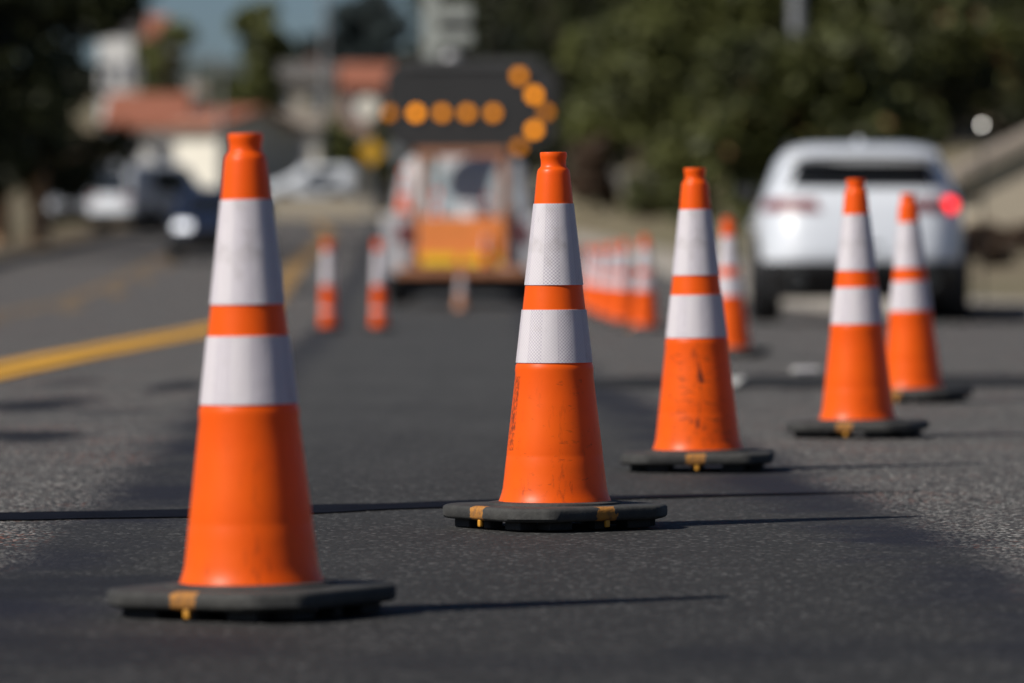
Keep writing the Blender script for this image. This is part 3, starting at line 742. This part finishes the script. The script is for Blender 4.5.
cabs = Shell([(.5, 2.42, 4.9, .90, 8), (.95, 2.40, 5.0, .91, 8), (1.05, 2.40, 4.6, .90, 8), (1.15, 2.41, 4.0, .88, 8), (1.65, 2.50, 3.7, .78, 7), (1.80, 2.56, 3.5, .70, 6), (1.86, 2.8, 3.3, .55, 5)])
cab = cabs.skin(frange(.45, 1.86, 30)).build("cab", M['truck_white'], t)
cabs.end_patch(1.10, 1.68, lambda k: (-(.66 - .06 * k), .66 - .06 * k)).build("rear_window", M['cab_glass'], cab)
cabs.end_patch(1.16, 1.68, lambda k: (-(.72 - .06 * k), .72 - .06 * k), True).build("windscreen", M['glass'], cab)
for sx in (-1, 1):
    cabs.side_patch(1.15, 1.66, lambda k: (2.75, 3.75 - .15 * k), sx).build("side_window", M['glass'], cab)
    MB().box((sx * 1.02, 3.75, 1.30), (.20, .07, .30), bev=.02).build("mirror", M['black_trim'], cab)
    for yw in (.95, 4.0): wheel(t, sx * .78, yw, .35, .25)
    MB().box((sx * .62, .45, .25), (.28, .02, .30), bev=.004).build("mud_flap", M['black_trim'], t)
bm_ = MB().box((wx(431, 70) - TX, 2.2, 2.95), (.20, .20, 2.5), bev=.02)
boom = bm_.build("lift_boom", M['pale_steel'], t)
MB().box((wx(456, 70) - TX, 2.2, wz(13, 70) - TZ), (.40, .30, .20), bev=.03).build("boom_bracket", M['pale_steel'], boom)
MB().box((wx(456, 70) - TX, 2.2, wz(38, 70) - TZ), (.42, .30, .17), bev=.03).build("boom_bracket", M['pale_steel'], boom)
MB().box((wx(456, 70) - TX, 2.2, wz(26, 70) - TZ), (.34, .22, .11)).build("boom_joint", M['black_trim'], boom)
MB().ball((wx(451, 70) - TX, 2.1, wz(60, 70) - TZ), .11).build("work_lamp", M['truck_white'], boom)

# arrow board on the bed
BY = TY + .35
BX = wx(471, BY)
a = thing("arrow_board", (BX, BY, TZ + .56), "black arrow board with glowing amber lamps forming a right arrow above the truck", "arrow board")
zc = wz(104, BY) - (TZ + .56); bw, bh, ch = 1.03, .545, .20
oct_ = [(-bw + ch, -bh), (bw - ch, -bh), (bw, -bh + ch), (bw, bh - ch), (bw - ch, bh), (-bw + ch, bh), (-bw, bh - ch), (-bw, -bh + ch)]
pn = MB().prism(oct_, -.04, .04, .008).build("panel", M['board'], a)
pn.matrix_local = Matrix.Translation((0, 0, zc)) @ Matrix.Rotation(R(90), 4, 'X')
MB().box((0, -.055, zc + bh - .055), (2 * (bw - ch), .02, .10), bev=.006).build("hood_rail", M['board_grey'], a)
for (px, py, lv) in ((389, 113, 0), (416, 113, 2), (442, 113, 1), (467, 113, 1), (493, 113, 1), (519, 76, 1), (534, 95, 2), (546, 112, 0), (534, 130, 2), (519, 147, 0)):
    x = wx(px, BY) - BX; z = wz(py, BY) - (TZ + .56)
    lp = MB().disc((x, -.056, z), .058, .03, 28)
    lo = lp.build("lamp", M['amber%d' % lv], a)
    hd = MB(); hd.lathe([(.062, 0), (.068, 0), (.068, .03), (.062, .03)], 28)
    ho = hd.build("lamp_ring", M['black_trim'], lo); ho.matrix_local = Matrix.Translation((x, -.042, z)) @ Matrix.Rotation(R(90), 4, 'X')
for sx in (-1, 1):
    MB().box((sx * .45, .08, .82), (.07, .07, 1.64), bev=.008).build("support_post", M['dark_steel'], a)
# cargo
def cargo_cone(x, y, z, label):
    c = copy_tree(first); c.location = (TX + x, TY + y, TZ + z); c.rotation_euler = (0, 0, .3); c["label"] = label; c["group"] = "cones stowed on the work truck"
    return c
c = cargo_cone(.28, -.075, .458, "small red-orange cone standing on the truck's rear bumper before the tailgate"); c.scale = (.42, .42, .62)
cargo_cone(-.30, .28, .68, "orange cone stowed upright in the left half of the truck bed")
cargo_cone(.30, .30, .68, "orange cone stowed upright in the right half of the truck bed").scale = (1, 1, .95)
c = cargo_cone(-.70, .25, 1.084, "orange cone standing on the left side locker of the truck"); c.scale = (.8, .8, .8)
k = thing("water_cooler", (TX + .12, TY + .22, TZ + .74), "white round water cooler standing in the truck bed", "cooler")
MB().lathe([(0, 0), (.13, 0), (.15, .02), (.16, .40), (.15, .42), (0, .42)], 32).build("body", M['truck_white'], k)
MB().lathe([(.0, .421), (.165, .421), (.165, .46), (.13, .50), (0, .505)], 32).build("lid", M['truck_white'], k)
fd = make_cone((wx(461, 62.5), 62.5, g(62.5) + .004), .5, "short faded cone on the road right behind the truck", None, body='orange', feet=False); fd.scale = (.66, .66, .62)
del_m = mat("faded_orange", (.52, .24, .14), .7, scale=6)
for ch_ in kids(fd):
    if ch_.name.startswith("cone_body"): ch_.data.materials[0] = del_m

# ------------------------------------------------------------------ trees
def crown_mesh(name, clumps, n, size, m, seed):
    q = random.Random(seed); bm = bmesh.new(); tot = sum(c[3] ** 2 for c in clumps)
    for (cx, cy, cz, r, sq) in clumps:
        for _ in range(int(n * r * r / tot)):
            d = Vector((q.gauss(0, 1), q.gauss(0, 1), q.gauss(0, 1))).normalized()
            k = r * (q.random() ** .38) * (1 + .28 * noise.noise(d * 2.2 + Vector((cx, cy, cz))))
            p = Vector((cx, cy, cz)) + Vector((d.x * k, d.y * k, d.z * k * sq))
            u = Vector((q.gauss(0, 1), q.gauss(0, 1), q.gauss(0, .7))).normalized(); w = u.orthogonal().normalized()
            w = (Matrix.Rotation(q.uniform(0, 6.28), 3, u) @ w); s_ = size * q.uniform(.5, 1.25)
            a_ = u * s_; b_ = w * s_ * .42
            bm.faces.new([bm.verts.new(p - a_), bm.verts.new(p + b_ - a_ * .1), bm.verts.new(p + a_), bm.verts.new(p - b_ - a_ * .1)])
    me = bpy.data.meshes.new(name); bm.to_mesh(me); bm.free(); me.materials.append(m); return me
def clumps(seed, R_, H_, z0, n):
    q = random.Random(seed); out = [(0, 0, z0 + (H_ - z0) * f, R_ * k, min(1.6, .24 * (H_ - z0) / (R_ * k))) for f, k in ((.28, .72), (.62, .62))]
    for _ in range(n):
        a = q.uniform(0, 6.28); h = q.random(); rr = R_ * math.sqrt(q.random()) * (1 - .45 * max(0, h - .4) / .6)
        out.append((rr * math.cos(a), rr * math.sin(a), z0 + h * (H_ - z0), R_ * q.uniform(.26, .46), q.uniform(.65, .95)))
    return out
def tree(name, x, y, label, Rr, H, m, z0=1.2, n=9000, size=.2, seed=1, ncl=22, group=None, bark='bark', trunks=1, cat="tree", tr=.16):
    z = gr(x, y) - .05
    t = thing(name, (x, y, z), label, cat, group)
    cl = clumps(seed, Rr, H, z0, ncl)
    me = crown_mesh("crown", cl, n, size, M[m], seed); o = bpy.data.objects.new("crown", me); COL.objects.link(o); o.parent = t
    for k in range(trunks):
        tb = MB(); ox = (k - (trunks - 1) / 2) * .9; q = random.Random(seed + k)
        top = (ox * .5 + q.uniform(-.3, .3), q.uniform(-.3, .3), H * .7)
        tb.tube([(ox, 0, -.1), (ox * .95, 0, H * .15), (ox * .8 + .05, .05, H * .4), top], [tr * 1.35, tr, tr * .75, tr * .25], 10)
        for (cx, cy, cz, r, s_) in cl[k::max(2, trunks)][:7]:
            zz = min(max(z0 * .8, cz * .55), H * .5); tb.tube([(ox * .8, 0, zz), ((ox + cx) / 2, cy / 2, (zz + cz) / 2 + .1), (cx, cy, cz)], [tr * .45, tr * .3, tr * .1], 6)
        tb.build("trunk", M[bark], t)
    return t
TG = "trees along the right-hand slope"
tree("tree", wx(20, 132), 132, "big dark broad tree at the left kerb with pale twin trunks", 2.5, 9.5, 'leaf_dark', z0=2.2, n=15000, size=.22, seed=3, ncl=34, bark='bark_pale', trunks=2, tr=.2)
tree("tree", wx(-75, 118), 118, "dark tree leaning in at the left edge of the picture", 2.6, 8, 'leaf_dark', z0=1.6, n=9000, size=.22, seed=4, ncl=24)
tree("tree", wx(-5, 150), 150, "dense dark tree behind the twin-trunked one", 2.7, 10, 'leaf_dark', z0=1.5, n=11000, size=.24, seed=5, ncl=28)
TR = [ # px, y, crown radius, height, leaf, z0, seed, label
    (1005, 172, 3.4, 11, 'leaf_dark', 1.6, 11, "darkest tree at the far right behind the beige building"),
    (935, 158, 2.9, 9.5, 'leaf_green', .9, 12, "green tree with rusty leaves rising above the right side of the white SUV"),
    (805, 118, 2.3, 4.0, 'leaf_green', .8, 13, "green tree rising directly above the left side of the white SUV"),
    (735, 150, 2.9, 9.5, 'leaf_mid', .8, 14, "green tree between the scuffed cone and the SUV"),
    (668, 168, 2.7, 10, 'leaf_mid', .9, 15, "dark green tree above the scuffed cone's tip"),
    (880, 165, 3.0, 7.5, 'leaf_dark', .8, 16, "low dark tree in the second line above the SUV roof"),
    (745, 196, 3.4, 13, 'leaf_dark', 1, 17, "tall dark tree filling the sky left of the grey pole"),
    (640, 215, 3.4, 13, 'leaf_dark', 1, 18, "tall dark tree behind the pale olive one"),
    (560, 222, 3.6, 14, 'leaf_dark', 1, 19, "tall dark tree above the arrow board's right end"),
    (488, 226, 3.7, 14, 'leaf_dark', 1, 20, "tall dark tree rising behind the truck's lift boom"),
    (438, 234, 2.1, 14, 'leaf_dark', 1, 24, "narrow dark tree against the sky left of the lift boom"),
    (524, 240, 3.6, 14.5, 'leaf_dark', 1, 27, "tall dark tree at the back between the lift boom and the arrow head"),
    (1140, 140, 3.0, 9, 'leaf_green', 1, 21, "green tree cut off by the right edge of the picture"),
    (815, 205, 2.6, 11, 'leaf_dark', 1, 22, "dark tree behind the grey pole"),
    (950, 200, 3.6, 13, 'leaf_dark', 1, 23, "tall dark tree in the back line at the right"),
]
for px, y, r_, h_, lf, z0, sd, lab in TR:
    tree("tree", wx(px, y), y, lab, r_, h_, lf, z0=z0, n=10500, size=.22, seed=sd, ncl=26, group=TG)
tree("tree", wx(606, 186), 186, "pale olive tree catching the sun above the row of cones", 1.75, 5.6, 'leaf_olive', z0=2.2, n=6500, size=.2, seed=31, ncl=16, group=TG)
tree("shrub", wx(588, 178), 178, "reddish brown shrub below the pale olive tree", 1.0, 2.7, 'leaf_brown', z0=.7, n=3500, size=.14, seed=32, ncl=10, cat="shrub", tr=.06)
SH = [(690, 140, "low green shrub behind the scuffed cone"), (760, 118, "low green shrub left of the white SUV"), (640, 160, "low dark shrub behind the far end of the cone row"), (985, 80, "brown shrub at the kerb right of the SUV"), (1035, 82, "brown shrub at the right edge under the beige building"), (940, 100, "brownish shrub peeking out behind the right side of the SUV")]
for i, (px, y, lab) in enumerate(SH):
    tree("shrub", wx(px, y), y, lab, .75 if px < 930 else .45, 1.25 if px < 930 else .55, 'leaf_brown' if px > 930 else 'leaf_green', z0=.2, n=2200, size=.12, seed=50 + i, ncl=9, cat="shrub", tr=.04, group="shrubs on the right verge")
tree("tree", wx(163, 285), 285, "dark round tree behind the red tiled roofs", 1.7, 7.2, 'leaf_olive', z0=2.2, n=5000, size=.26, seed=41, ncl=14)
tree("tree", wx(262, 270), 270, "broad olive tree standing against the sky above the front-left cone", 1.7, 8.6, 'leaf_olive', z0=2.4, n=6000, size=.26, seed=42, ncl=16)
tree("tree", wx(365, 460), 460, "blue-green hazy tree on the far hilltop below the sky", 3.7, 8.5, 'leaf_blue', z0=1.5, n=6000, size=.45, seed=43, ncl=18)
tree("tree", wx(318, 470), 470, "smaller blue-green tree on the far hilltop", 2.6, 6.0, 'leaf_blue', z0=1.2, n=4000, size=.45, seed=44, ncl=14)
tree("tree", wx(225, 300), 300, "small olive tree between the red roofs", 1.3, 4.5, 'leaf_olive', z0=1.0, n=3500, size=.26, seed=45, ncl=12)
tree("tree", wx(330, 262), 262, "low olive tree behind the long white van", 1.5, 3.6, 'leaf_olive', z0=.8, n=4000, size=.24, seed=46, ncl=12)
tree("tree", wx(395, 255), 255, "low dark tree left of the arrow board", 1.5, 4.0, 'leaf_green', z0=.8, n=4000, size=.24, seed=47, ncl=12)

# ------------------------------------------------------------------ houses
def house(name, px0, px1, y, ytop, ybase, label, wall, roof, dep=7, rise=1.2, axis='X', wins=2, door=True, rz=0, th=.16, edge_strip=False, ov=.4):
    x0, x1 = wx(px0, y), wx(px1, y); w = x1 - x0; zb = gr((x0 + x1) / 2, y); zb = min(zb, wz(ybase, y)); h = wz(ytop, y) - zb
    t = thing(name, ((x0 + x1) / 2, y, zb), label, "house", None, rz)
    if axis == 'X':
        MB().box((0, dep / 2, h / 2 - .3), (w, dep, h + .6)).build("wall", M[wall], t)
        o = .45; rm = MB()
        pts = [(-o, h - .12), (dep / 2, h + rise), (dep + o, h - .12)]
        a_ = [rm.bm.verts.new((-w / 2 - .3, yy, zz)) for yy, zz in pts]; b_ = [rm.bm.verts.new((w / 2 + .3, yy, zz)) for yy, zz in pts]
        c_ = [rm.bm.verts.new((-w / 2 - .3, yy, zz - .16)) for yy, zz in pts]; d_ = [rm.bm.verts.new((w / 2 + .3, yy, zz - .16)) for yy, zz in pts]
        for q in ((a_[0], a_[1], b_[1], b_[0]), (a_[1], a_[2], b_[2], b_[1]), (c_[0], d_[0], d_[1], c_[1]), (c_[1], d_[1], d_[2], c_[2]), (a_[0], b_[0], d_[0], c_[0]), (a_[2], c_[2], d_[2], b_[2]),
                  (a_[0], c_[0], c_[1], a_[1]), (a_[1], c_[1], c_[2], a_[2]), (b_[0], b_[1], d_[1], d_[0]), (b_[1], b_[2], d_[2], d_[1])): rm.bm.faces.new(q)
        rm.build("roof", M[roof], t)
        gm = MB(); gm.poly([(-w / 2 - .002, 0, h), (-w / 2 - .002, dep, h), (-w / 2 - .002, dep / 2, h + rise * .85)]); gm.poly([(w / 2 + .002, 0, h), (w / 2 + .002, dep, h), (w / 2 + .002, dep / 2, h + rise * .85)]); gm.build("gable", M[wall], t)
    else:
        MB().box((0, dep / 2, h / 2 - .3), (w, dep, h + .6)).build("wall", M[wall], t)
        gm = MB(); g0 = [gm.bm.verts.new(p) for p in ((-w / 2, .002, h), (w / 2, .002, h), (0, .002, h + rise * .85))]; gm.bm.faces.new(g0); gm.build("gable", M[wall], t)
        rm = MB()
        for sx in (-1, 1):
            p = [(0, -ov, h + rise), (0, dep + .4, h + rise), (sx * (w / 2 + .4), dep + .4, h - .2), (sx * (w / 2 + .4), -ov, h - .2)]
            u = [rm.bm.verts.new(q) for q in p]; v = [rm.bm.verts.new((q[0], q[1], q[2] - th)) for q in p]
            rm.bm.faces.new(u); rm.bm.faces.new(v[::-1])
            for i in range(4): rm.bm.faces.new((u[i], u[(i + 1) % 4], v[(i + 1) % 4], v[i]))
        rm.build("roof", M[roof], t)
        if edge_strip:
            sl = math.atan2(rise + .2, w / 2 + .4); ln = math.hypot(rise + .2, w / 2 + .4) - .1
            tm = MB()
            for sx in (-1, 1):
                q = tm.bm; vs = [q.verts.new((sx * a_, yy, h + rise - th - a_ * math.tan(sl) - dz)) for yy in (-.12, -.04) for a_, dz in ((.02, .0), (w / 2 + .3, .0), (w / 2 + .3, .12), (.02, .12))]
                for f in ((0, 1, 2, 3), (4, 7, 6, 5), (0, 4, 5, 1), (3, 2, 6, 7), (1, 5, 6, 2), (0, 3, 7, 4)): q.faces.new([vs[i] for i in f])
            tm.build('fascia', M['green_trim'], t)  # dull green strip following the underside of the roof edge
    for k in range(wins):
        cx = -w / 2 + w * (k + .5) / max(1, wins); ww = min(1.3, w / max(1, wins) * .5)
        f = MB(); zc_ = h * .55; hh = min(1.3, h * .42)
        for dx, dz, a_, b_ in ((-ww / 2, 0, .1, hh), (ww / 2, 0, .1, hh), (0, hh / 2, ww + .1, .1), (0, -hh / 2, ww + .1, .1), (0, 0, .05, hh)):
            f.box((cx + dx, -.03 - .004 * (dx == 0), zc_ + dz), (a_, .07, b_))
        fo = f.build("window", M['truck_white'], t)
        MB().box((cx, -.012, zc_), (ww - .05, .03, hh - .05)).build("pane", M['win_glass'], fo)
    return t
house("house", 110, 180, 236, 122, 205, "white house under a red tiled roof left of the front-left cone", 'stucco', 'tile_red', rise=1.3, wins=2)
house("house", 172, 222, 232, 122, 200, "cream house with blank sunny wall touching the red-roofed white house", 'stucco_cream', 'tile_red', rise=.7, wins=0, rz=R(-25))
house("house", 236, 318, 252, 122, 190, "cream low house right of the front-left cone's tip", 'stucco_cream', 'roof_tan', rise=.6, wins=2)
house("house", 99, 132, 318, 20, 90, "tall pale house high on the left beside the dark tree", 'stucco', 'roof_grey', rise=.4, wins=2)
house("house", 118, 160, 335, 38, 90, "pink house under a red roof at the top left against the sky", 'stucco_pink', 'tile_red', rise=1.5, wins=1)
house("house", 268, 330, 330, 78, 120, "shadowy grey-roofed house below the olive tree", 'stucco_tan', 'roof_grey', rise=1.0, wins=2)
house("house", 296, 328, 370, 74, 110, "small house with pale gable facing the road on the hill", 'stucco_cream', 'tile_red', rise=1.2, axis='Y', wins=1)
house("house", 342, 388, 350, 84, 140, "pink house with red roof left of the arrow board", 'stucco_pink', 'tile_red', rise=1.4, wins=2)
house("house", 130, 200, 300, 92, 130, "white house half hidden behind the red roofs", 'stucco', 'roof_tan', rise=.6, wins=3)
house("garage", 980, 1240, 96, 158, 245, "beige flat-walled building with pale sloping roof at the right edge", 'stucco_tan', 'roof_tan', dep=5, rise=1.1, axis='Y', wins=0, th=.24, edge_strip=True, ov=.14)["category"] = "garage"

# walls and fences
y = 214.5
x0, x1 = wx(270, y), wx(395, y); zb = gr((x0 + x1) / 2, y)
w_ = thing("low_wall", ((x0 + x1) / 2, y, zb), "low tan wall across the end of the road", "wall")
MB().box((0, 0, .28), (x1 - x0, .25, .76)).build("wall_body", M['stucco_tan'], w_)
MB().box((0, 0, .69), (x1 - x0 + .1, .34, .055), bev=.01).build("coping", M['concrete'], w_)
y = 185; f_ = thing("fence", (wx(640, y), y, gr(wx(640, y), y) + .05), "pale weathered board fence on the slope behind the row of cones", "fence")
for k in range(5):
    MB().box((-1.6 + k * .8, .03, .42), (.09, .09, .9)).build("post", M['wood'], f_)
pb = MB()
for k in range(20): pb.box((-1.55 + k * .163, -.03, .45), (.15, .025, .62 + .03 * math.sin(k * 7)))
pb.build("board_panel", M['grey_board'], f_)

# poles and signs
def pole(px, y, top, label, m='galv', r=.09, arm=True):
    x = wx(px, y); z = gr(x, y); h = wz(top, y) - z
    t = thing("street_lamp", (x, y, z), label, "street lamp", "street lamp poles")
    MB().lathe([(r * 1.6, 0), (r * 1.6, .25), (r, .3), (r * .6, h)], 16, cap1=True).build("pole", M[m], t)
    a_ = MB().tube([(0, 0, h - .1), (-.5, 0, h + .25), (-1.6, 0, h + .35)], [.05, .045, .035], 8).build("arm", M[m], t)
    MB().ball((-1.75, 0, h + .33), .18, (1.6, .8, .45)).build("lamp_head", M[m], a_)
pole(797, 126, -150, "thick grey lamp pole rising out of the trees above the SUV", r=.2)
pole(325, 255, -60, "slim grey lamp pole against the sky right of the front-left cone", r=.13)
pole(221, 228, 60, "short grey lamp pole just above the tip of the front-left cone", r=.13)
pole(168, 250, 40, "slim dark utility lamp pole beside the dark round tree", m='wood', r=.1)
def sign(px, py, y, label, shape, m, s, cat="sign"):
    x = wx(px, y); z = gr(x, y); zc_ = wz(py, y) - z
    t = thing("road_sign", (x, y, z), label, cat)
    MB().tube([(0, .05, 0), (0, .05, zc_ + s * .6)], .035, 10).build("post", M['galv'], t)
    if shape == 'diamond':
        p_ = MB().prism([(-s, 0), (0, -s), (s, 0), (0, s)], -.012, .012, .004)
    else:
        p_ = MB().prism([(s * math.cos(2 * math.pi * i / 28), s * math.sin(2 * math.pi * i / 28)) for i in range(28)], -.012, .012, .004)
    o = p_.build("sign_face", M[m], t); o.matrix_local = Matrix.Translation((0, 0, zc_)) @ Matrix.Rotation(R(90), 4, 'X')
sign(371, 152, 180, "yellow diamond road sign left of the work truck", 'diamond', 'sign_yellow', .42)
sign(397, 152, 196, "round grey sign seen beside the yellow diamond sign", 'round', 'galv', .30)
sign(367, 108, 205, "round cream sign high up beside the left end of the arrow board", 'round', 'stucco_cream', .42)

# added stake whose small metal disc is aimed to throw a sun glint
y = 55.0; x = wx(982, y); z = gr(x, y)
t = thing("reflector_post", (x, y, z), "dark stake topped by a small glinting round reflector right of the SUV", "reflector")
hz = wz(125, y) - z
MB().tube([(0, 0, 0), (0, 0, hz - .02)], .013, 10).build("stake", M['black_trim'], t)
sun_v = Vector((-.87 * math.cos(R(41)), -.50 * math.cos(R(41)), math.sin(R(41)))).normalized()
hv = (sun_v + Vector((-x, -y, CAM_Z - z - hz)).normalized()).normalized()
m_, nt_, p_ = new_mat("brushed_reflector"); v_ = coords(nt_)
L(nt_, mixc(nt_, noise_(nt_, v_, 60), (.85, .85, .82), (.7, .7, .7)), p_.inputs["Base Color"]); p_.inputs["Metallic"].default_value = 1; p_.inputs["Roughness"].default_value = .5
d = MB().disc((0, 0, 0), .022, .012, 24, 'Z').build("reflector_disc", m_, t)
d.matrix_local = Matrix.Translation((0, 0, hz)) @ hv.to_track_quat('Z', 'Y').to_matrix().to_4x4()

# distant hill
mb = MB(); rows = []
for j in range(14):
    y = 900 + j * 60
    rows.append([(x, y, 14 + 34 * math.exp(-((x + 40) / 160) ** 2) * math.sin(math.pi * min(1, j / 9 * .5 + .0)) + 6 * noise.noise((x * .012, y * .006, 1))) for x in range(-700, 701, 25)])
hill_m = mat("scrub_hill", (.060, .072, .060), .95, scale=.05, var=.4)
struct(mb.grid(rows).build("hills", hill_m, fix=False))

# ------------------------------------------------------------------ light
SUN_EL = 41.0
az = math.atan2(sun_v.x, sun_v.y)
w = bpy.data.worlds.new("World"); S.world = w; w.use_nodes = True
nt = w.node_tree; bg = nt.nodes["Background"]
sky = nt.nodes.new("ShaderNodeTexSky"); sky.sky_type = 'NISHITA'; sky.sun_disc = False
sky.sun_elevation = R(SUN_EL); sky.sun_rotation = az; sky.air_density = .8; sky.dust_density = .9; sky.ozone_density = 6
nt.links.new(sky.outputs[0], bg.inputs[0]); bg.inputs[1].default_value = .05
sd = bpy.data.lights.new("sun", 'SUN'); sd.energy = 4.8; sd.angle = R(.53); sd.color = (1, .945, .86)
so = bpy.data.objects.new("sun", sd); COL.objects.link(so); so.rotation_euler = sun_v.to_track_quat('Z', 'Y').to_euler()
S.view_settings.view_transform = 'Standard'; S.view_settings.look = 'None'; S.view_settings.exposure = .12; S.view_settings.gamma = 1
try:
    S.cycles.use_denoising = True; S.cycles.denoiser = 'OPENIMAGEDENOISE'; S.cycles.max_bounces = 6; S.cycles.sample_clamp_indirect = 6
except Exception: pass
